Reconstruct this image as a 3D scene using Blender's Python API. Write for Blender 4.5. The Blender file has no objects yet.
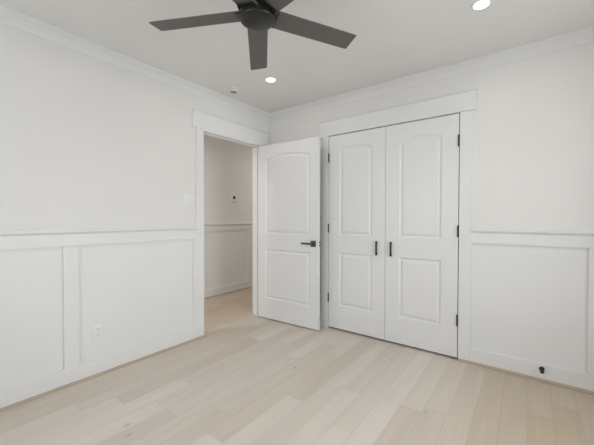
import bpy, bmesh, math
from mathutils import Vector, Matrix
from mathutils.geometry import tessellate_polygon

S = bpy.context.scene
COL = S.collection
PI = math.pi

# ------------------------------------------------------------------ camera
CAM = (2.5561, -2.8402, 1.1787)
yaw, pitch, roll = 0.6418, -0.0144, 0.0020
fw = Vector((-math.sin(yaw) * math.cos(pitch), math.cos(yaw) * math.cos(pitch), math.sin(pitch)))
rt = Vector((math.cos(yaw), math.sin(yaw), 0))
up = rt.cross(fw)
r2 = rt * math.cos(roll) + up * math.sin(roll)
u2 = -rt * math.sin(roll) + up * math.cos(roll)
cd = bpy.data.cameras.new('camera')
cd.sensor_fit = 'HORIZONTAL'
cd.sensor_width = 36.0
cd.lens = 308.2006 / 594 * 36.0
cd.clip_start = 0.02
cam = bpy.data.objects.new('camera', cd)
COL.objects.link(cam)
M3 = Matrix((r2, u2, -fw)).transposed()
cam.matrix_world = Matrix.Translation(CAM) @ M3.to_4x4()
S.camera = cam

# ------------------------------------------------------------------ room size
XR, YB, H = 3.60, -3.55, 2.44           # right wall, back wall, ceiling height
HX, HY0, HY1 = -1.19, -2.6, 2.3         # hall: far wall, both ends
WIN_BACK = (0.60, 2.05, 0.62, 2.12)     # window in the wall behind the camera: x0 x1 z0 z1
WIN_HALL_ADDED = (-1.03, -0.30, 0.45, 2.05)    # window added at the unseen near end of the hall: x0 x1 z0 z1
WIN_RIGHT = (-2.00, -0.65, 0.62, 2.12)  # window in the right wall: y0 y1 z0 z1

# ------------------------------------------------------------------ sky, daylight, exposure
w = bpy.data.worlds.new('sky')
S.world = w
w.use_nodes = True
nt = w.node_tree
nt.nodes.clear()
wo = nt.nodes.new('ShaderNodeOutputWorld')
bg = nt.nodes.new('ShaderNodeBackground')
bg.inputs['Color'].default_value = (0.93, 0.96, 1.0, 1)
bg.inputs['Strength'].default_value = 1.6
nt.links.new(bg.outputs[0], wo.inputs[0])


def window_light(name, loc, rot, sx, sy, watts, colour):
    l = bpy.data.lights.new(name, 'AREA')
    l.shape = 'RECTANGLE'
    l.size, l.size_y = sx, sy
    l.energy = watts
    l.color = colour
    o = bpy.data.objects.new(name, l)
    COL.objects.link(o)
    o.location = loc
    o.rotation_euler = rot
    return o


# overcast daylight that falls in through the window from the bright sky outside
DAY = (0.905, 0.962, 1.0)
window_light('daylight_back', (1.30, YB - 1.3, 1.72), (math.radians(80), 0, 0), 3.0, 2.0, 58, DAY)
window_light('daylight_right', (XR + 1.3, -1.15, 1.66), (math.radians(84), 0, PI / 2), 2.6, 2.0, 124, DAY)
window_light('hall_window_fill', (-.55, HY0 - 0.9, 1.45), (math.radians(84), 0, 0), 1.2, 1.6, 26, DAY)  # daylight fill added for the hall, through its added end window
REAR_FILL_W = 3.8                            # fill light added behind the camera
LAMP_W = 1.3                            # each recessed ceiling lamp
HALL_FILL_W = 7.2                            # each added fill light in the hall
S.view_settings.view_transform = 'Standard'
S.view_settings.look = 'None'
S.view_settings.gamma = 1.0
S.view_settings.exposure = 0.04
S.view_settings.use_curve_mapping = False


# ------------------------------------------------------------------ materials
def new_mat(name):
    m = bpy.data.materials.new(name)
    m.use_nodes = True
    t = m.node_tree
    return m, t, t.nodes['Principled BSDF']


def paint(name, col, rough, bump=0.02, scale=220.0, var=0.015, spec=0.5, metallic=0.0):
    """Painted or coated surface: faint tone variation and a fine roller texture."""
    m, t, b = new_mat(name)
    tc = t.nodes.new('ShaderNodeTexCoord')
    n1 = t.nodes.new('ShaderNodeTexNoise')
    n1.inputs['Scale'].default_value = 1.7
    n1.inputs['Detail'].default_value = 3
    t.links.new(tc.outputs['Object'], n1.inputs['Vector'])
    mr = t.nodes.new('ShaderNodeMapRange')
    mr.inputs['From Min'].default_value = 0.3
    mr.inputs['From Max'].default_value = 0.7
    mr.inputs['To Min'].default_value = 1 - var
    mr.inputs['To Max'].default_value = 1 + var
    t.links.new(n1.outputs['Fac'], mr.inputs['Value'])
    mx = t.nodes.new('ShaderNodeVectorMath')
    mx.operation = 'SCALE'
    mx.inputs[0].default_value = col
    t.links.new(mr.outputs[0], mx.inputs['Scale'])
    t.links.new(mx.outputs[0], b.inputs['Base Color'])
    b.inputs['Roughness'].default_value = rough
    b.inputs['Metallic'].default_value = metallic
    b.inputs['Specular IOR Level'].default_value = spec
    if bump:
        n2 = t.nodes.new('ShaderNodeTexNoise')
        n2.inputs['Scale'].default_value = scale
        n2.inputs['Detail'].default_value = 2
        t.links.new(tc.outputs['Object'], n2.inputs['Vector'])
        bp = t.nodes.new('ShaderNodeBump')
        bp.inputs['Strength'].default_value = bump
        bp.inputs['Distance'].default_value = 0.002
        t.links.new(n2.outputs['Fac'], bp.inputs['Height'])
        t.links.new(bp.outputs[0], b.inputs['Normal'])
    return m


def emitter(name, col, strength):
    m = bpy.data.materials.new(name)
    m.use_nodes = True
    t = m.node_tree
    t.nodes.clear()
    e = t.nodes.new('ShaderNodeEmission')
    e.inputs['Color'].default_value = (*col, 1)
    e.inputs['Strength'].default_value = strength
    o = t.nodes.new('ShaderNodeOutputMaterial')
    t.links.new(e.outputs[0], o.inputs[0])
    return m


def glass(name):
    m = bpy.data.materials.new(name)
    m.use_nodes = True
    t = m.node_tree
    t.nodes.clear()
    tr = t.nodes.new('ShaderNodeBsdfTransparent')
    gl = t.nodes.new('ShaderNodeBsdfGlossy')
    gl.inputs['Roughness'].default_value = 0.02
    mx = t.nodes.new('ShaderNodeMixShader')
    mx.inputs[0].default_value = 0.06
    o = t.nodes.new('ShaderNodeOutputMaterial')
    t.links.new(tr.outputs[0], mx.inputs[1])
    t.links.new(gl.outputs[0], mx.inputs[2])
    t.links.new(mx.outputs[0], o.inputs[0])
    return m


def math_node(t, op, a, b=None, c=None):
    n = t.nodes.new('ShaderNodeMath')
    n.operation = op
    for i, v in enumerate((a, b, c)):
        if v is None:
            continue
        if isinstance(v, (int, float)):
            n.inputs[i].default_value = v
        else:
            t.links.new(v, n.inputs[i])
    return n.outputs[0]


PLANK_W, PLANK_X0, PLANK_L = 0.1275, 2.565, 1.25


def oak_floor(name):
    """White-washed oak planks running along Y, each with its own tone, grain and a few knots."""
    m, t, b = new_mat(name)
    tc = t.nodes.new('ShaderNodeTexCoord')
    sp = t.nodes.new('ShaderNodeSeparateXYZ')
    t.links.new(tc.outputs['Object'], sp.inputs[0])
    X, Y = sp.outputs[0], sp.outputs[1]
    u = math_node(t, 'DIVIDE', math_node(t, 'SUBTRACT', X, PLANK_X0), PLANK_W)
    row = math_node(t, 'FLOOR', u)
    fu = math_node(t, 'SUBTRACT', u, row)
    wn = t.nodes.new('ShaderNodeTexWhiteNoise')
    wn.noise_dimensions = '1D'
    t.links.new(math_node(t, 'ADD', row, 41.3), wn.inputs['W'])
    v = math_node(t, 'ADD', math_node(t, 'DIVIDE', Y, PLANK_L), math_node(t, 'MULTIPLY', wn.outputs['Value'], 7.0))
    colm = math_node(t, 'FLOOR', v)
    fv = math_node(t, 'SUBTRACT', v, colm)
    cb = t.nodes.new('ShaderNodeCombineXYZ')
    t.links.new(row, cb.inputs[0])
    t.links.new(colm, cb.inputs[1])
    cb.inputs[2].default_value = 5.0
    wn2 = t.nodes.new('ShaderNodeTexWhiteNoise')
    wn2.noise_dimensions = '3D'
    t.links.new(cb.outputs[0], wn2.inputs['Vector'])
    rnd = wn2.outputs['Value']
    sep = t.nodes.new('ShaderNodeSeparateColor')
    t.links.new(wn2.outputs['Color'], sep.inputs[0])
    rnd2 = sep.outputs[1]
    # grain: noise stretched along the plank and shifted from plank to plank
    gv = t.nodes.new('ShaderNodeCombineXYZ')
    t.links.new(math_node(t, 'MULTIPLY', X, 34.0), gv.inputs[0])
    t.links.new(math_node(t, 'ADD', math_node(t, 'MULTIPLY', Y, 1.6), math_node(t, 'MULTIPLY', rnd, 60.0)), gv.inputs[1])
    t.links.new(math_node(t, 'MULTIPLY', rnd2, 40.0), gv.inputs[2])
    g = t.nodes.new('ShaderNodeTexNoise')
    g.inputs['Scale'].default_value = 1.0
    g.inputs['Detail'].default_value = 6
    g.inputs['Roughness'].default_value = 0.62
    g.inputs['Distortion'].default_value = 0.6
    t.links.new(gv.outputs[0], g.inputs['Vector'])
    gv2 = t.nodes.new('ShaderNodeCombineXYZ')
    t.links.new(math_node(t, 'MULTIPLY', X, 9.0), gv2.inputs[0])
    t.links.new(math_node(t, 'ADD', math_node(t, 'MULTIPLY', Y, 1.1), math_node(t, 'MULTIPLY', rnd2, 30.0)), gv2.inputs[1])
    t.links.new(math_node(t, 'MULTIPLY', rnd, 25.0), gv2.inputs[2])
    g2 = t.nodes.new('ShaderNodeTexNoise')
    g2.inputs['Scale'].default_value = 1.0
    g2.inputs['Detail'].default_value = 3
    t.links.new(gv2.outputs[0], g2.inputs['Vector'])
    # plank tone
    cr = t.nodes.new('ShaderNodeValToRGB')
    els = cr.color_ramp.elements
    els[0].position, els[0].color = 0.0, (*FLOOR_DARK, 1)
    els[1].position, els[1].color = 1.0, (*FLOOR_LIGHT, 1)
    e = els.new(0.28)
    e.color = (*FLOOR_MID, 1)
    e = els.new(0.55)
    e.color = (*FLOOR_WARM, 1)
    t.links.new(rnd, cr.inputs[0])
    # the boards of the hall and those towards the right wall are blended towards a darker, yellower tone
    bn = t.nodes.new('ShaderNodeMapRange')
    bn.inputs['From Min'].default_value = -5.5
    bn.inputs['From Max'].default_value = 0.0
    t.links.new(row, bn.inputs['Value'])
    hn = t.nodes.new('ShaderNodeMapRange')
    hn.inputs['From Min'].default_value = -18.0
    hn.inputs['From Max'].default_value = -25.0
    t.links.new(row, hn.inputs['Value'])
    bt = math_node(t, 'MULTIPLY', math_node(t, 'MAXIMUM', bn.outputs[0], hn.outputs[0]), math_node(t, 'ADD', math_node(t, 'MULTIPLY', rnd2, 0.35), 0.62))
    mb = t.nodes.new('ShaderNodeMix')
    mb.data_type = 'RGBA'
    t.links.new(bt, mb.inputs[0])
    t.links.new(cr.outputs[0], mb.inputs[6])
    mb.inputs[7].default_value = (*FLOOR_TAN, 1)
    gm = math_node(t, 'ADD', math_node(t, 'MULTIPLY', math_node(t, 'SUBTRACT', g.outputs['Fac'], 0.5), 0.22),
                   math_node(t, 'MULTIPLY', math_node(t, 'SUBTRACT', g2.outputs['Fac'], 0.5), 0.18))
    gm = math_node(t, 'ADD', gm, 1.0)
    # knots: sparse small dark spots
    kv = t.nodes.new('ShaderNodeTexVoronoi')
    kv.inputs['Scale'].default_value = 2.3
    kc = t.nodes.new('ShaderNodeCombineXYZ')
    t.links.new(math_node(t, 'MULTIPLY', X, 1.7), kc.inputs[0])
    t.links.new(Y, kc.inputs[1])
    t.links.new(kc.outputs[0], kv.inputs['Vector'])
    kn = t.nodes.new('ShaderNodeMapRange')
    kn.inputs['From Min'].default_value = 0.02
    kn.inputs['From Max'].default_value = 0.075
    kn.inputs['To Min'].default_value = 0.72
    kn.inputs['To Max'].default_value = 1.0
    t.links.new(kv.outputs['Distance'], kn.inputs['Value'])
    gm = math_node(t, 'MULTIPLY', gm, kn.outputs[0])
    # seams
    du = math_node(t, 'MULTIPLY', math_node(t, 'MINIMUM', fu, math_node(t, 'SUBTRACT', 1.0, fu)), PLANK_W)
    dv = math_node(t, 'MULTIPLY', math_node(t, 'MINIMUM', fv, math_node(t, 'SUBTRACT', 1.0, fv)), PLANK_L)
    d = math_node(t, 'MINIMUM', du, dv)
    sm = t.nodes.new('ShaderNodeMapRange')
    sm.inputs['From Min'].default_value = 0.0004
    sm.inputs['From Max'].default_value = 0.0022
    sm.inputs['To Min'].default_value = 0.80
    sm.inputs['To Max'].default_value = 1.0
    t.links.new(d, sm.inputs['Value'])
    gm = math_node(t, 'MULTIPLY', gm, sm.outputs[0])
    mx = t.nodes.new('ShaderNodeVectorMath')
    mx.operation = 'SCALE'
    t.links.new(mb.outputs[2], mx.inputs[0])
    t.links.new(gm, mx.inputs['Scale'])
    t.links.new(mx.outputs[0], b.inputs['Base Color'])
    rr = math_node(t, 'ADD', math_node(t, 'MULTIPLY', g.outputs['Fac'], 0.12), 0.42)
    t.links.new(rr, b.inputs['Roughness'])
    b.inputs['Specular IOR Level'].default_value = 0.35
    bp = t.nodes.new('ShaderNodeBump')
    bp.inputs['Strength'].default_value = 0.25
    bp.inputs['Distance'].default_value = 0.001
    hh = math_node(t, 'ADD', math_node(t, 'MULTIPLY', g.outputs['Fac'], 0.25), math_node(t, 'MULTIPLY', sm.outputs[0], 2.0))
    t.links.new(hh, bp.inputs['Height'])
    t.links.new(bp.outputs[0], b.inputs['Normal'])
    return m


def wood_strip(name, col):
    m, t, b = new_mat(name)
    tc = t.nodes.new('ShaderNodeTexCoord')
    mp = t.nodes.new('ShaderNodeMapping')
    mp.inputs['Scale'].default_value = (3.0, 3.0, 60.0)
    n = t.nodes.new('ShaderNodeTexNoise')
    n.inputs['Scale'].default_value = 2.0
    n.inputs['Detail'].default_value = 5
    t.links.new(tc.outputs['Object'], mp.inputs[0])
    t.links.new(mp.outputs[0], n.inputs['Vector'])
    cr = t.nodes.new('ShaderNodeValToRGB')
    cr.color_ramp.elements[0].color = (*[c * 0.85 for c in col], 1)
    cr.color_ramp.elements[1].color = (*[c * 1.12 for c in col], 1)
    t.links.new(n.outputs['Fac'], cr.inputs[0])
    t.links.new(cr.outputs[0], b.inputs['Base Color'])
    b.inputs['Roughness'].default_value = 0.5
    return m


FLOOR_TAN = (0.53, 0.42, 0.30)
FLOOR_DARK = (0.62, 0.545, 0.468)
FLOOR_MID = (0.665, 0.600, 0.528)
FLOOR_WARM = (0.69, 0.625, 0.55)
FLOOR_LIGHT = (0.72, 0.66, 0.59)

M_WALL = paint('wall paint', (0.812, 0.797, 0.772), 0.75, 0.05)
M_CEIL = paint('ceiling paint', (0.82, 0.812, 0.795), 0.85, 0.05)
M_TRIM = paint('trim paint', (0.805, 0.803, 0.797), 0.42, 0.015)
M_DOOR = paint('door paint', (0.805, 0.803, 0.797), 0.40, 0.02, 90)
M_PLATE = paint('white plastic', (0.84, 0.835, 0.82), 0.35, 0)
M_SLOT = paint('dark slot', (0.30, 0.30, 0.30), 0.6, 0)
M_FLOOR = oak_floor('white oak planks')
M_SHOE = wood_strip('oak shoe moulding', (0.47, 0.385, 0.295))
M_BLACK = paint('matte black metal', (0.016, 0.015, 0.015), 0.42, 0.01, 400)
M_FANBODY = paint('black fan housing', (0.010, 0.0095, 0.0095), 0.30, 0.01, 400, spec=0.5)
M_FANCAP = paint('bronze fan cap', (0.013, 0.0125, 0.012), 0.28, 0.01, 400, spec=0.45)
M_BLADE = paint('dark blade finish', (0.118, 0.110, 0.099), 0.50, 0.05, 60)
M_HINGE = paint('dark bronze hinge', (0.035, 0.032, 0.030), 0.45, 0, metallic=0.3)
M_LEVER = paint('dark bronze lever', (0.10, 0.09, 0.075), 0.38, 0, metallic=0.7)
M_LENS = emitter('lit lamp lens', (1.0, 0.95, 0.86), 9.0)
M_GRILLE = paint('grey detector grille', (0.33, 0.325, 0.32), 0.6, 0)
M_SCREEN = paint('thermostat screen', (0.05, 0.05, 0.05), 0.2, 0)
M_GLASS = glass('window glass')
M_DARKGAP = paint('closet interior paint', (0.70, 0.69, 0.67), 0.8, 0)


# ------------------------------------------------------------------ mesh helpers
def link(name, bm, mat, parent=None, smooth=False, loc=None):
    bmesh.ops.recalc_face_normals(bm, faces=bm.faces[:])
    me = bpy.data.meshes.new(name)
    bm.to_mesh(me)
    bm.free()
    me.materials.append(mat)
    if smooth:
        for p in me.polygons:
            p.use_smooth = True
        try:
            me.set_sharp_from_angle(angle=math.radians(35))
        except Exception:
            pass
    o = bpy.data.objects.new(name, me)
    COL.objects.link(o)
    if parent is not None:
        o.parent = parent
    if loc is not None:
        o.location = loc
    return o


def box(bm, x0, x1, y0, y1, z0, z1, bevel=0.0, seg=1):
    b2 = bmesh.new()
    vs = [b2.verts.new((x, y, z)) for x in (x0, x1) for y in (y0, y1) for z in (z0, z1)]
    for f in ((0, 1, 3, 2), (4, 6, 7, 5), (0, 4, 5, 1), (2, 3, 7, 6), (0, 2, 6, 4), (1, 5, 7, 3)):
        b2.faces.new([vs[i] for i in f])
    bmesh.ops.recalc_face_normals(b2, faces=b2.faces[:])
    if bevel:
        bmesh.ops.bevel(b2, geom=b2.edges[:], offset=bevel, segments=seg, affect='EDGES', profile=0.5)
    tmp = bpy.data.meshes.new('tmp')
    b2.to_mesh(tmp)
    b2.free()
    bm.from_mesh(tmp)
    bpy.data.meshes.remove(tmp)
    return bm


def lathe(bm, prof, n=48, origin=(0, 0, 0), axis='Z'):
    """Revolve (radius, height) pairs; a zero radius closes the end."""
    rings = []
    o = Vector(origin)

    def put(r, h, a):
        c, s = r * math.cos(a), r * math.sin(a)
        v = {'Z': (c, s, h), 'Y': (c, h, s), 'X': (h, c, s)}[axis]
        return bm.verts.new(o + Vector(v))
    for r, h in prof:
        rings.append([put(0, h, 0)] if r < 1e-6 else [put(r, h, 2 * PI * i / n) for i in range(n)])
    for a, b in zip(rings, rings[1:]):
        for i in range(n):
            j = (i + 1) % n
            if len(a) == 1 and len(b) == 1:
                continue
            if len(a) == 1:
                bm.faces.new((a[0], b[i], b[j]))
            elif len(b) == 1:
                bm.faces.new((a[i], a[j], b[0]))
            else:
                bm.faces.new((a[i], a[j], b[j], b[i]))
    return bm


def sweep(bm, prof, p0, p1, out, upv=(0, 0, 1)):
    """Straight moulding: profile (out, up) pairs carried from p0 to p1 and capped."""
    out, upv = Vector(out), Vector(upv)
    A = [bm.verts.new(Vector(p0) + out * a + upv * b) for a, b in prof]
    B = [bm.verts.new(Vector(p1) + out * a + upv * b) for a, b in prof]
    n = len(prof)
    for i in range(n):
        j = (i + 1) % n
        bm.faces.new((A[i], A[j], B[j], B[i]))
    bm.faces.new(A)
    bm.faces.new(B[::-1])
    return bm


def mitred(bm, prof, path, closed=False):
    """Moulding swept along a horizontal path with mitred corners; profile = (distance into the room on the left of travel, z)."""
    n = len(path)
    rings = []
    for i, p in enumerate(path):
        p = Vector((p[0], p[1]))
        if closed or 0 < i < n - 1:
            a = Vector(path[(i - 1) % n][:2])
            c = Vector(path[(i + 1) % n][:2])
            d0, d1 = (p - a).normalized(), (c - p).normalized()
            n0, n1 = Vector((-d0.y, d0.x)), Vector((-d1.y, d1.x))
            mm = (n0 + n1).normalized()
            mm = mm / max(mm.dot(n0), 0.2)
        elif i == 0:
            d = (Vector(path[1][:2]) - p).normalized()
            mm = Vector((-d.y, d.x))
        else:
            d = (p - Vector(path[i - 1][:2])).normalized()
            mm = Vector((-d.y, d.x))
        rings.append([bm.verts.new((p.x + mm.x * a, p.y + mm.y * a, z)) for a, z in prof])
    k = len(prof)
    for i in range(n if closed else n - 1):
        A, B = rings[i], rings[(i + 1) % n]
        for q in range(k):
            r = (q + 1) % k
            bm.faces.new((A[q], A[r], B[r], B[q]))
    if not closed:
        bm.faces.new(rings[0])
        bm.faces.new(rings[-1][::-1])
    return bm


def tag(o, label, cat, group=None, kind=None):
    o['label'] = label
    o['category'] = cat
    if group:
        o['group'] = group
    if kind:
        o['kind'] = kind
    return o


def struct(name, bm, mat, label, cat, smooth=False):
    return tag(link(name, bm, mat, smooth=smooth), label, cat, kind='structure')


def empty(name, loc, rz=0.0):
    o = bpy.data.objects.new(name, None)
    o.empty_display_size = 0.1
    COL.objects.link(o)
    o.location = loc
    o.rotation_euler = (0, 0, rz)
    return o


def children(o):
    return [c for c in COL.objects if c.parent == o]


def copy_tree(o, parent=None):
    c = o.copy()
    COL.objects.link(c)
    if parent is not None:
        c.parent = parent
    for ch in children(o):
        copy_tree(ch, c)
    return c


# ------------------------------------------------------------------ shell
# faces of casings, stiles and doors lie on x = 0 / y = 0; the plaster lies 16 mm behind
W0 = -0.016
WT = -0.124
DY0, DY1, DZ = -0.960, -0.135, 2.052     # doorway in the left wall (rough opening)
CX0, CX1 = 0.845, 2.110                  # closet opening in the far wall
CDEP = 0.75

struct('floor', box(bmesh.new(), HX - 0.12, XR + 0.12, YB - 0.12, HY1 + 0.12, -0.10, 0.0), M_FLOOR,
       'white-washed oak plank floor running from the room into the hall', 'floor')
struct('ceiling', box(bmesh.new(), HX - 0.12, XR + 0.12, YB - 0.12, HY1 + 0.12, H, H + 0.10), M_CEIL,
       'flat white painted ceiling of the room', 'ceiling')

bm = bmesh.new()
box(bm, WT, W0, YB - 0.12, DY0, 0, H)
box(bm, WT, W0, DY1, HY1, 0, H)
box(bm, WT, W0, DY0, DY1, DZ, H)
struct('wall_left', bm, M_WALL, 'white wall on the left with panelled lower half and doorway', 'wall')
bm = bmesh.new()
box(bm, W0, CX0, -W0, 0.124, 0, H)
box(bm, CX1, XR + 0.12, -W0, 0.124, 0, H)
box(bm, CX0, CX1, -W0, 0.124, DZ, H)
struct('wall_far', bm, M_WALL, 'white wall around the double closet doors', 'wall')
bm = bmesh.new()
box(bm, CX0 - 0.10, CX0, 0.124, 0.124 + CDEP, 0, H)
box(bm, CX1, CX1 + 0.10, 0.124, 0.124 + CDEP, 0, H)
box(bm, CX0 - 0.10, CX1 + 0.10, 0.124 + CDEP, 0.124 + CDEP + 0.1, 0, H)
struct('wall_closet', bm, M_DARKGAP, 'inside of the closet behind the double doors', 'wall')
bm = bmesh.new()
a0, a1, b0, b1 = WIN_BACK
box(bm, W0, a0, YB - 0.12, YB, 0, H)
box(bm, a1, XR + 0.12, YB - 0.12, YB, 0, H)
box(bm, a0, a1, YB - 0.12, YB, 0, b0)
box(bm, a0, a1, YB - 0.12, YB, b1, H)
struct('wall_back', bm, M_WALL, 'white wall behind the camera with a wide window', 'wall')
bm = bmesh.new()
a0, a1, b0, b1 = WIN_RIGHT
box(bm, XR, XR + 0.12, YB, a0, 0, H)
box(bm, XR, XR + 0.12, a1, -W0, 0, H)
box(bm, XR, XR + 0.12, a0, a1, 0, b0)
box(bm, XR, XR + 0.12, a0, a1, b1, H)
struct('wall_right', bm, M_WALL, 'white wall right of the camera with a window', 'wall')
struct('wall_hall', box(bmesh.new(), HX - 0.12, HX - 0.014, HY0 - 0.12, HY1 + 0.12, 0, H), M_WALL,
       'hall wall seen through the open doorway, with thermostat', 'wall')
bm = bmesh.new()
a0, a1, b0, b1 = WIN_HALL_ADDED
box(bm, HX - 0.02, a0, HY0 - 0.12, HY0, 0, H)
box(bm, a1, WT, HY0 - 0.12, HY0, 0, H)
box(bm, a0, a1, HY0 - 0.12, HY0, 0, b0)
box(bm, a0, a1, HY0 - 0.12, HY0, b1, H)
box(bm, HX - 0.014, WT, HY1, HY1 + 0.12, 0, H)
struct('wall_hall_end', bm, M_WALL, 'short end walls of the hall beyond the doorway', 'wall')


def window(name, horizontal, rect, at, label):
    a0, a1, b0, b1 = rect
    root = empty(name, (0, 0, 0))
    tag(root, label, 'window', kind='structure')

    def bx(bm, p0, p1, d0, d1, z0, z1, bev=0.003):
        if horizontal:
            box(bm, p0, p1, d0, d1, z0, z1, bev)
        else:
            box(bm, d0, d1, p0, p1, z0, z1, bev)
    s = -1 if horizontal else 1
    lo, hi = sorted((at, at + s * 0.10))
    f = bmesh.new()
    for p0, p1, z0, z1 in ((a0, a0 + .05, b0, b1), (a1 - .05, a1, b0, b1), (a0, a1, b0, b0 + .05), (a0, a1, b1 - .05, b1),
                           ((a0 + a1) / 2 - .03, (a0 + a1) / 2 + .03, b0, b1), (a0, a1, (b0 + b1) / 2 - .025, (b0 + b1) / 2 + .025)):
        bx(f, p0, p1, lo + .02, hi, z0, z1)
    link('window_frame', f, M_TRIM, root)
    c = bmesh.new()
    l2, h2 = sorted((at, at - s * 0.018))
    for p0, p1, z0, z1 in ((a0 - .09, a0, b0 - .0, b1), (a1, a1 + .09, b0, b1), (a0 - .12, a1 + .12, b1, b1 + .14)):
        bx(c, p0, p1, l2, h2, z0, z1)
    link('window_casing', c, M_TRIM, root)
    d = bmesh.new()
    l3, h3 = sorted((at, at - s * 0.06))
    bx(d, a0 - .11, a1 + .11, l3, h3, b0 - .03, b0)
    link('window_sill', d, M_TRIM, root)
    g = bmesh.new()
    mid = at + s * 0.065
    bx(g, a0 + .04, a1 - .04, mid - .002, mid + .002, b0 + .04, b1 - .04, 0)
    link('window_pane', g, M_GLASS, root)


window('window_1', True, WIN_BACK, YB, 'wide white-framed window behind the camera')

window('window_2', False, WIN_RIGHT, XR, 'white-framed window in the wall right of the camera')
window('window_3_added', True, WIN_HALL_ADDED, HY0, 'white-framed window added at the unseen end of the hall')

# crown moulding (distance from wall, z), mitred round the room
cz = H
crown = [(0, cz), (0, cz - .078), (.006, cz - .078), (.010, cz - .068), (.014, cz - .060), (.024, cz - .046),
         (.040, cz - .030), (.054, cz - .022), (.062, cz - .012), (.070, cz - .010), (.070, cz)]
bm = bmesh.new()
mitred(bm, crown, [(W0, -W0), (W0, YB), (XR, YB), (XR, -W0)], closed=True)
struct('trim_1', bm, M_TRIM, 'white crown moulding where the walls meet the ceiling', 'crown moulding')

# ------------------------------------------------------------------ panelling of the left wall
RAIL = [(0, 1.062), (.016, 1.062), (.020, 1.067), (.030, 1.074), (.033, 1.082), (.033, 1.092), (.026, 1.098), (0, 1.098)]
CASL = -1.038                            # outer edge of the doorway casing


def rail_profile(off):
    return [(a + off, z) for a, z in RAIL]


bm = bmesh.new()
sweep(bm, RAIL, (W0, YB, 0), (W0, CASL, 0), (1, 0, 0))
struct('trim_2', bm, M_TRIM, 'white chair rail along the left wall', 'chair rail')
bm = bmesh.new()
box(bm, W0 - .004, 0, YB, CASL, 0.979, 1.064, 0)
box(bm, W0 - .003, W0 + .001, YB, CASL, 0.12, 0.985, 0)
for y0, y1 in ((-1.076, CASL), (-2.106, -2.016), (-3.14, -3.05)):
    box(bm, W0 - .004, 0, y0, y1, 0.123, .9805, 0)
struct('trim_3', bm, M_TRIM, 'white flat stiles and top rail framing the left wall panels', 'wall panel frame')
bm = bmesh.new()
box(bm, W0 - .004, .002, YB, CASL, 0.0, 0.125, .0025)
struct('baseboard_left', bm, M_TRIM, 'white flat baseboard along the left wall', 'baseboard')
SHOE = [(0, 0), (.015, 0), (.0148, .007), (.012, .013), (.007, .0175), (0, .019)]
bm = bmesh.new()
sweep(bm, SHOE, (.002, YB, 0), (.002, DY0 + .004, 0), (1, 0, 0))
struct('trim_4', bm, M_SHOE, 'bare oak shoe moulding under the left baseboard', 'shoe moulding')

# panelling of the far wall, right of the closet
CASR0, CASR1 = 2.104, 2.193
bm = bmesh.new()
sweep(bm, RAIL, (CASR1, -W0, 0), (XR, -W0, 0), (0, -1, 0))
struct('trim_5', bm, M_TRIM, 'white chair rail right of the closet', 'chair rail')
bm = bmesh.new()
box(bm, CASR1, XR, 0, -W0 + .004, 0.979, 1.064, 0)
box(bm, CASR1, XR, -W0 - .001, -W0 + .003, 0.12, 0.985, 0)
box(bm, 2.893, 2.983, 0, -W0 + .004, 0.123, .9805, 0)
struct('trim_6', bm, M_TRIM, 'white flat stile and top rail framing the panel right of the closet', 'wall panel frame')
bm = bmesh.new()
box(bm, CASR1, XR, -.002, -W0 + .004, 0.0, 0.125, .0025)
struct('baseboard_far', bm, M_TRIM, 'white flat baseboard right of the closet', 'baseboard')
bm = bmesh.new()
sweep(bm, SHOE, (CASR0 + .004, -.002, 0), (XR, -.002, 0), (0, -1, 0))
struct('trim_7', bm, M_SHOE, 'bare oak shoe moulding along the far wall right of the closet', 'shoe moulding')
bm = bmesh.new()
box(bm, W0, 0.762, -.002, -W0 + .004, 0.0, 0.125, .0025)
struct('baseboard_corner', bm, M_TRIM, 'short white baseboard behind the open door', 'baseboard')

# hall panelling
bm = bmesh.new()
sweep(bm, RAIL, (HX - .014, HY0, 0), (HX - .014, HY1, 0), (1, 0, 0))
struct('trim_8', bm, M_TRIM, 'white chair rail on the hall wall', 'chair rail')
bm = bmesh.new()
box(bm, HX - .018, HX, HY0, HY1, 0.985, 1.064, 0)
for y0 in (-1.25, -.135, 0.778, 1.70):
    box(bm, HX - .018, HX, y0, y0 + .09, 0.123, .9865, 0)
struct('trim_9', bm, M_TRIM, 'white flat stiles and top rail on the hall wall', 'wall panel frame')
bm = bmesh.new()
box(bm, HX - .018, HX + .002, HY0, HY1, 0.0, 0.125, .0025)
struct('baseboard_hall', bm, M_TRIM, 'white flat baseboard along the hall wall', 'baseboard')
bm = bmesh.new()
sweep(bm, SHOE, (HX + .002, HY0, 0), (HX + .002, HY1, 0), (1, 0, 0))
struct('trim_10', bm, M_SHOE, 'bare oak shoe moulding along the hall wall', 'shoe moulding')

# ------------------------------------------------------------------ doorway and closet casings
JT = .018
bm = bmesh.new()      # doorway jambs, head and stops
box(bm, WT - .006, .0, DY0, DY0 + .006, 0, DZ - .006, .001)
box(bm, WT - .006, .0, DY1 - JT, DY1, 0, DZ - .006, .001)
box(bm, WT - .006, .0, DY0, DY1, DZ - JT, DZ, .001)
box(bm, -.085, -.040, DY1 - JT - .011, DY1 - JT, 0, DZ - JT, .001)
box(bm, -.085, -.040, DY0 + .006, DY1 - JT, DZ - JT - .011, DZ - JT, .001)
struct('trim_11', bm, M_TRIM, 'white jamb lining of the open doorway', 'door jamb')
bm = bmesh.new()      # doorway casing, header board, cap
box(bm, W0 - .004, .001, CASL, DY0 + .005, 0, 2.052, .002)
box(bm, W0 - .004, .001, DY1 - .012, -.045, 0, 2.052, .002)
box(bm, W0 - .004, .005, -1.077, -.004, 2.050, 2.208, .0015)
box(bm, W0 - .004, .013, -1.078, -.002, 2.208, 2.218, .003)
struct('trim_12', bm, M_TRIM, 'white casing and flat header board over the open doorway', 'door casing')
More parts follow.
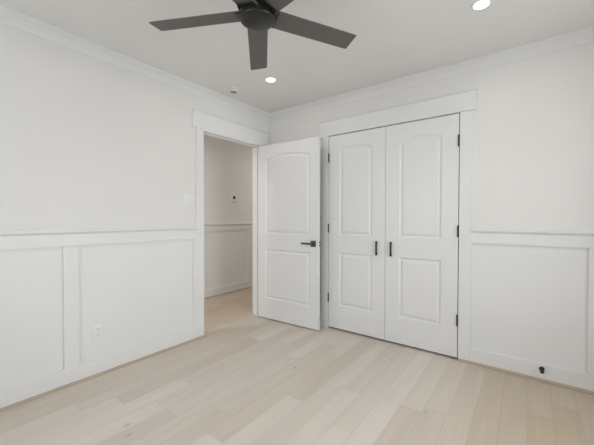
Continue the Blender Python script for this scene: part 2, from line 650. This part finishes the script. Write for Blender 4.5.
bm = bmesh.new()      # hall side of the doorway
box(bm, WT - .02, WT, DY0 - .085, DY0 + .004, 0, 2.05, .002)
box(bm, WT - .02, WT, DY1 - .004, DY1 + .085, 0, 2.05, .002)
box(bm, WT - .026, WT, DY0 - .12, DY1 + .12, 2.05, 2.20, .002)
struct('trim_13', bm, M_TRIM, 'white casing on the hall side of the doorway', 'door casing')
bm = bmesh.new()      # closet jambs
box(bm, CX0, CX0 + .006, .002, .118, 0, DZ, .001)
box(bm, CX1 - .006, CX1, .002, .118, 0, DZ, .001)
box(bm, CX0, CX1, .002, .118, DZ - .001, DZ + .004, .001)
struct('trim_14', bm, M_TRIM, 'white jamb lining of the closet opening', 'door jamb')
bm = bmesh.new()
box(bm, .762, .852, -.003, -W0 + .004, 0, 2.056, .002)
box(bm, CASR0, CASR1, -.003, -W0 + .004, 0, 2.052, .002)
box(bm, .745, 2.222, -.008, -W0 + .004, 2.0535, 2.206, .0015)
box(bm, .742, 2.225, -.019, -W0 + .004, 2.206, 2.217, .003)
struct('trim_15', bm, M_TRIM, 'white casing and flat header board around the closet doors', 'door casing')


# ------------------------------------------------------------------ panelled doors
def arch_loop(x0, x1, z0, z1, rise, ins, n=14):
    """Panel outline inset by ins; the top is an arc that rises `rise` above z1 (0 = square)."""
    x0, x1, z0 = x0 + ins, x1 - ins, z0 + ins
    pts = [(x0, z0), (x1, z0)]
    if rise <= 0:
        m = 1
        top = [(x1, z1 - ins), (x0, z1 - ins)]
        # keep vertex counts equal for all square loops
        return pts + top
    c = x1 - x0
    top = []
    for i in range(n + 1):
        s = i / n
        x = x1 - c * s
        top.append((x, z1 - ins + rise * (1 - (2 * s - 1) ** 2)))
    return pts + top


STICK = [(0, 0), (.004, .004), (.011, .0085), (.017, .0085), (.026, .0055), (.036, .0015), (.040, .001)]


def door_leaf_bm(w_, z0, z1, thick, panels):
    """Leaf from x = 0..w_, front face on y = 0, back on y = thick; moulded panels on both faces."""
    bm = bmesh.new()
    outer = [(0, z0), (w_, z0), (w_, z1), (0, z1)]
    rims = []
    for side in (0, 1):
        def P(x, z, d):
            return (x, d if side == 0 else thick - d, z)
        loops = [outer] + [arch_loop(*p, 0.0) for p in panels]
        flat = [[Vector((x, z, 0)) for x, z in L] for L in loops]
        vs = [bm.verts.new(P(x, z, 0)) for L in loops for x, z in L]
        for tri in tessellate_polygon(flat):
            f = [vs[i] for i in tri]
            try:
                bm.faces.new(f)
            except ValueError:
                pass
        rims.append(vs[:4])
        k = 4
        for pi, p in enumerate(panels):
            n = len(loops[pi + 1])
            prev = vs[k:k + n]
            k += n
            for ins, dep in STICK[1:]:
                cur = [bm.verts.new(P(x, z, dep)) for x, z in arch_loop(*p, ins)]
                for i in range(n):
                    j = (i + 1) % n
                    bm.faces.new((prev[i], prev[j], cur[j], cur[i]))
                prev = cur
            bm.faces.new(prev)
    for i in range(4):
        j = (i + 1) % 4
        bm.faces.new((rims[0][i], rims[0][j], rims[1][j], rims[1][i]))
    return bm


def hinge_bm(h=.092, leaf=True):
    bm = bmesh.new()
    lathe(bm, [(0, -h / 2 - .004), (.003, -h / 2 - .004), (.0045, -h / 2), (.0065, -h / 2), (.0065, h / 2), (.0045, h / 2), (.003, h / 2 + .004), (0, h / 2 + .004)], 16)
    return bm


THICK = .035
# closet doors: fronts on y = 0
DTOP, DBOT = 2.043, .020
CM = 1.4775


def closet_door(name, x0, x1, hinge_right, label):
    root = empty(name, (x0, 0, 0))
    tag(root, label, 'door', 'closet doors', 'structure')
    wd = x1 - x0
    a, b = wd / 2 - .180, wd / 2 + .180
    bm = door_leaf_bm(wd, DBOT, DTOP, THICK, [(a, b, .262, .818, 0), (a, b, 1.004, 1.885, .032)])
    link('door_leaf', bm, M_DOOR, root)
    hx = wd - .001 if hinge_right else .001
    proto = None
    for hz in (1.820, 1.072, .332):
        if proto is None:
            proto = link('hinge', hinge_bm(), M_HINGE, root, True, (hx, -.0065, hz))
        else:
            c = proto.copy()
            COL.objects.link(c)
            c.parent = root
            c.location = (hx, -.0065, hz)
    px = .057 if hinge_right else wd - .080
    bm = bmesh.new()
    box(bm, px - .0075, px + .0075, -.024, -.012, .822, .958, .002, 2)
    box(bm, px - .005, px + .005, -.014, .001, .824, .848, .001)
    box(bm, px - .005, px + .005, -.014, .001, .932, .956, .001)
    link('pull_handle', bm, M_HINGE, root, True)
    # ball catch at the head
    cx = .030 if hinge_right else wd - .065
    bm = bmesh.new()
    box(bm, cx - .022, cx + .022, .0015, .026, DTOP - .001, DTOP + .0065, .001)
    link('ball_catch', bm, M_HINGE, root)
    return root


closet_door('door_2', .857, CM - .0017, False, 'left closet door, white with two moulded panels')
closet_door('door_3', CM + .0017, 2.0985, True, 'right closet door, white with two moulded panels')

# open entry door: hinged at the far jamb, standing into the room in front of the corner
HINGE = (.010, -.150)
LW = .817
ang = math.radians(2.5)
root = empty('door_1', (HINGE[0], HINGE[1], 0), ang)
tag(root, 'white two-panel door standing open into the room, with dark lever handle', 'door', kind='structure')
# local frame: x along the leaf, front face (towards the camera) on y = -THICK-.007
FY = -.0435
bm = door_leaf_bm(LW, .014, 2.019, THICK, [(.105, .712, .247, .818, 0), (.105, .712, 1.000, 1.858, .040)])
link('door_leaf', bm, M_DOOR, root, loc=(0.0, FY, 0))
for hz in (1.80, 1.05, .27):
    bm = bmesh.new()
    lathe(bm, [(0, -.05), (.003, -.05), (.0065, -.046), (.0065, .046), (.003, .05), (0, .05)], 16)
    box(bm, .0, .0025, -.036, 0, -.046, .046)
    link('hinge', bm, M_HINGE, root, True, (-.002, .0, hz))
hz, hxp = .911, LW - .060
for face, nm in ((-1, 'lever_handle'), (1, 'lever_handle')):
    y0 = FY if face < 0 else FY + THICK
    q = bmesh.new()
    ys = sorted((y0, y0 + face * .008))
    box(q, hxp - .031, hxp + .031, ys[0], ys[1], hz - .032, hz + .032, .002, 2)
    lathe(q, [(.012, 0), (.012, face * .036), (0, face * .036)], 20, (hxp, y0 + face * .006, hz), 'Y')
    lv = link(nm, q, M_LEVER, root, True)
    q = bmesh.new()
    ys = sorted((y0 + face * .034, y0 + face * .046))
    box(q, hxp - .128, hxp + .014, ys[0], ys[1], hz - .010, hz + .010, .003, 2)
    link('lever', q, M_LEVER, lv, True)
q = bmesh.new()
box(q, LW - .0005, LW + .0012, FY + .005, FY + THICK - .005, hz - .030, hz + .030)
lp = link('latch_plate', q, M_PLATE, root)
q = bmesh.new()
box(q, LW + .001, LW + .008, FY + .010, FY + THICK - .012, hz - .024, hz - .008, .001)
box(q, LW + .001, LW + .008, FY + .010, FY + THICK - .012, hz + .008, hz + .024, .001)
link('latch_bolt', q, M_HINGE, lp)


# ------------------------------------------------------------------ ceiling fan
FAN = (1.484, -1.735)
fan = empty('ceiling_fan', (FAN[0], FAN[1], H))
tag(fan, 'dark low-profile ceiling fan with five flat blades', 'ceiling fan')
bm = bmesh.new()
lathe(bm, [(0, 0), (.095, 0), (.095, -.012), (.090, -.028), (.070, -.045), (.060, -.060), (0, -.060)], 64)
link('canopy', bm, M_FANBODY, fan, True)
bm = bmesh.new()
lathe(bm, [(0, -.050), (.060, -.050), (.082, -.060), (.098, -.085), (.104, -.120), (.104, -.205), (.098, -.228), (.092, -.236), (0, -.236)], 64)
link('motor_housing', bm, M_FANBODY, fan, True)
bm = bmesh.new()
lathe(bm, [(0, -.236), (.084, -.236), (.084, -.262), (.086, -.264), (.086, -.286), (.082, -.290), (0, -.290)], 64)
link('blade_hub', bm, M_FANBODY, fan, True)
bm = bmesh.new()
lathe(bm, [(.079, -.286), (.0835, -.287), (.085, -.291), (.084, -.294), (.079, -.2985), (.068, -.302), (.045, -.305), (.020, -.3065), (0, -.307)], 64)
link('hub_cap', bm, M_FANCAP, fan, True)


def blade_bm():
    """Flat blade along +X with slightly rounded edges and a pitch of 11.6 degrees."""
    bm = bmesh.new()
    n = 14
    top, bot = [], []
    ring = []
    R0, R1, w0, w1 = .070, .557, .108, .110
    cr = .006
    outline = [(R0, -w0 / 2), (R1 - cr, -w1 / 2), (R1 - cr * .3, -w1 / 2 + cr * .3), (R1, -w1 / 2 + cr), (R1, w1 / 2 - cr), (R1 - cr * .3, w1 / 2 - cr * .3), (R1 - cr, w1 / 2), (R0, w0 / 2)]
    p = math.radians(-11.57)
    for z, ins in ((.003, .0015), (.0015, 0), (-.0015, 0), (-.003, .0015)):
        vs = []
        for x, y in outline:
            y2 = y - math.copysign(ins, y)
            x2 = x - (ins if x > R1 - .01 else 0)
            vs.append(bm.verts.new((x2, y2 * math.cos(p) - z * math.sin(p), y2 * math.sin(p) + z * math.cos(p))))
        ring.append(vs)
    k = len(outline)
    for a, b in zip(ring, ring[1:]):
        for i in range(k):
            j = (i + 1) % k
            bm.faces.new((a[i], a[j], b[j], b[i]))
    bm.faces.new(ring[0])
    bm.faces.new(ring[-1][::-1])
    return bm


b0 = link('fan_blade', blade_bm(), M_BLADE, fan)
bm = bmesh.new()
box(bm, .066, .102, -.050, .050, -.0075, -.0028, .002)
bmesh.ops.rotate(bm, verts=bm.verts[:], cent=(0, 0, 0), matrix=Matrix.Rotation(math.radians(-11.57), 3, 'X'))
link('blade_bracket', bm, M_FANBODY, b0)
for k in range(5):
    b = b0 if k == 0 else copy_tree(b0, fan)
    b.location = (0, 0, 2.179 - H)
    b.rotation_euler = (0, 0, math.radians(-153.7 + 72 * k - (1.3 if k == 4 else 0)))


# ------------------------------------------------------------------ recessed lights, smoke detector
def downlight(x, y, label, watts, lit=True):
    root = empty('recessed_light', (x, y, H))
    tag(root, label, 'ceiling light', 'recessed ceiling lights')
    bm = bmesh.new()
    lathe(bm, [(.039, -.0005), (.041, -.004), (.048, -.0055), (.056, -.003), (.058, 0)], 48)
    link('trim_ring', bm, M_PLATE, root, True)
    bm = bmesh.new()
    lathe(bm, [(.0405, -.0005), (.0405, -.003), (.028, -.0042), (0, -.0048)], 40)
    link('lamp_lens', bm, M_LENS, root, True)
    l = bpy.data.lights.new('lamp_glow', 'AREA')
    l.shape = 'DISK'
    l.size = .078
    l.energy = watts
    l.color = (1.0, .93, .83)
    o = bpy.data.objects.new('lamp_glow', l)
    COL.objects.link(o)
    o.parent = root
    o.location = (0, 0, -.008)
    return root


downlight(.667, -.719, 'round recessed ceiling light near the corner, beyond the fan', LAMP_W)
downlight(2.327, -.723, 'round recessed ceiling light right of the fan, at the top edge', LAMP_W)
# two unseen lights are added over the hall to brighten it, without fixtures
# fill light added behind the camera to brighten the closet side, no fixture
for lx in (2.327,):
    l = bpy.data.lights.new('rear_fill', 'AREA')
    l.shape = 'DISK'
    l.size = .08
    l.energy = REAR_FILL_W
    l.color = (1.0, .95, .88)
    o = bpy.data.objects.new('rear_fill', l)
    COL.objects.link(o)
    o.location = (lx, -2.75, H - .01)
for hy in (-1.5, 1.75):
    l = bpy.data.lights.new('hall_fill', 'AREA')
    l.shape = 'DISK'
    l.size = .10
    l.energy = HALL_FILL_W
    l.color = (1.0, .94, .87)
    o = bpy.data.objects.new('hall_fill', l)
    COL.objects.link(o)
    o.location = (-.42, hy, H - .01)

sd = empty('smoke_detector', (.240, -.783, H))
tag(sd, 'small round white smoke detector on the ceiling near the doorway', 'smoke detector')
bm = bmesh.new()
lathe(bm, [(0, 0), (.052, 0), (.052, -.006), (.049, -.009), (0, -.009)], 40)
link('mounting_plate', bm, M_PLATE, sd, True)
bm = bmesh.new()
lathe(bm, [(.044, -.009), (.044, -.014), (0, -.014)], 40)
link('vent_gap', bm, M_SLOT, sd, True)
bm = bmesh.new()
lathe(bm, [(0, -.014), (.049, -.014), (.049, -.024), (.046, -.029), (.041, -.031), (.039, -.030), (0, -.030)], 40)
link('sensor_cover', bm, M_PLATE, sd, True)

bm = bmesh.new()
lathe(bm, [(.035, -.0295), (.035, -.0305), (.028, -.033), (.016, -.0345), (0, -.035)], 40)
link('sensor_grille', bm, M_GRILLE, sd, True)

# ------------------------------------------------------------------ switch, outlet, thermostat, door stops
sw = empty('light_switch', (W0, -1.108, 1.345))
tag(sw, 'white double light switch on the left wall beside the doorway', 'light switch')
bm = bmesh.new()
box(bm, -.001, .006, -.058, .058, -.058, .058, .0025, 2)
link('wall_plate', bm, M_PLATE, sw, True)
for y in (-.023, .023):
    bm = bmesh.new()
    box(bm, .004, .0085, y - .0165, y + .0165, -.034, .034, .001)
    r = link('rocker', bm, M_PLATE, sw)
    r.rotation_euler = (0, math.radians(2.5), 0)

ot = empty('wall_outlet', (W0, -1.893, .325))
tag(ot, 'white duplex outlet low on the left wall panel', 'outlet')
bm = bmesh.new()
box(bm, -.001, .006, -.036, .036, -.058, .058, .0025, 2)
link('wall_plate', bm, M_PLATE, ot, True)
for z in (-.0195, .0195):
    bm = bmesh.new()
    box(bm, .004, .0078, -.0165, .0165, z - .0145, z + .0145, .003, 2)
    s = link('socket', bm, M_PLATE, ot, True)
    bm = bmesh.new()
    for y in (-.0065, .0065):
        box(bm, .0070, .0081, y - .0012, y + .0012, z - .001, z + .008)
    box(bm, .0070, .0081, -.0025, .0025, z - .010, z - .005)
    link('slots', bm, M_SLOT, s)

th = empty('thermostat', (HX - .014, .495, 1.490))
tag(th, 'small white thermostat with dark screen on the hall wall', 'thermostat')
bm = bmesh.new()
box(bm, -.001, .008, -.075, .075, -.062, .062, .003, 2)
link('wall_plate', bm, M_PLATE, th, True)
bm = bmesh.new()
box(bm, .007, .024, -.055, .055, -.045, .050, .004, 2)
b_ = link('body', bm, M_PLATE, th, True)
bm = bmesh.new()
box(bm, .0235, .0250, -.028, .022, -.012, .038, .0003)
link('screen', bm, M_SCREEN, b_)


def doorstop(x, z, label):
    root = empty('door_stop', (x, -.002, z))
    tag(root, label, 'door stop', 'baseboard door stops')
    bm = bmesh.new()
    lathe(bm, [(0, .001), (.0165, .001), (.0165, -.004), (.012, -.010), (0, -.010)], 24, axis='Y')
    link('flange', bm, M_BLACK, root, True)
    bm = bmesh.new()
    lathe(bm, [(0, -.008), (.0075, -.008), (.0065, -.020), (.0065, -.046), (0, -.046)], 20, axis='Y')
    link('stem', bm, M_BLACK, root, True)
    bm = bmesh.new()
    lathe(bm, [(0, -.044), (.011, -.044), (.012, -.048), (.012, -.058), (.009, -.063), (0, -.064)], 24, axis='Y')
    link('rubber_tip', bm, M_BLACK, root, True)
    return root


doorstop(2.651, .090, 'dark door stop on the baseboard right of the closet')
doorstop(.742, .085, 'dark door stop behind the edge of the open door')
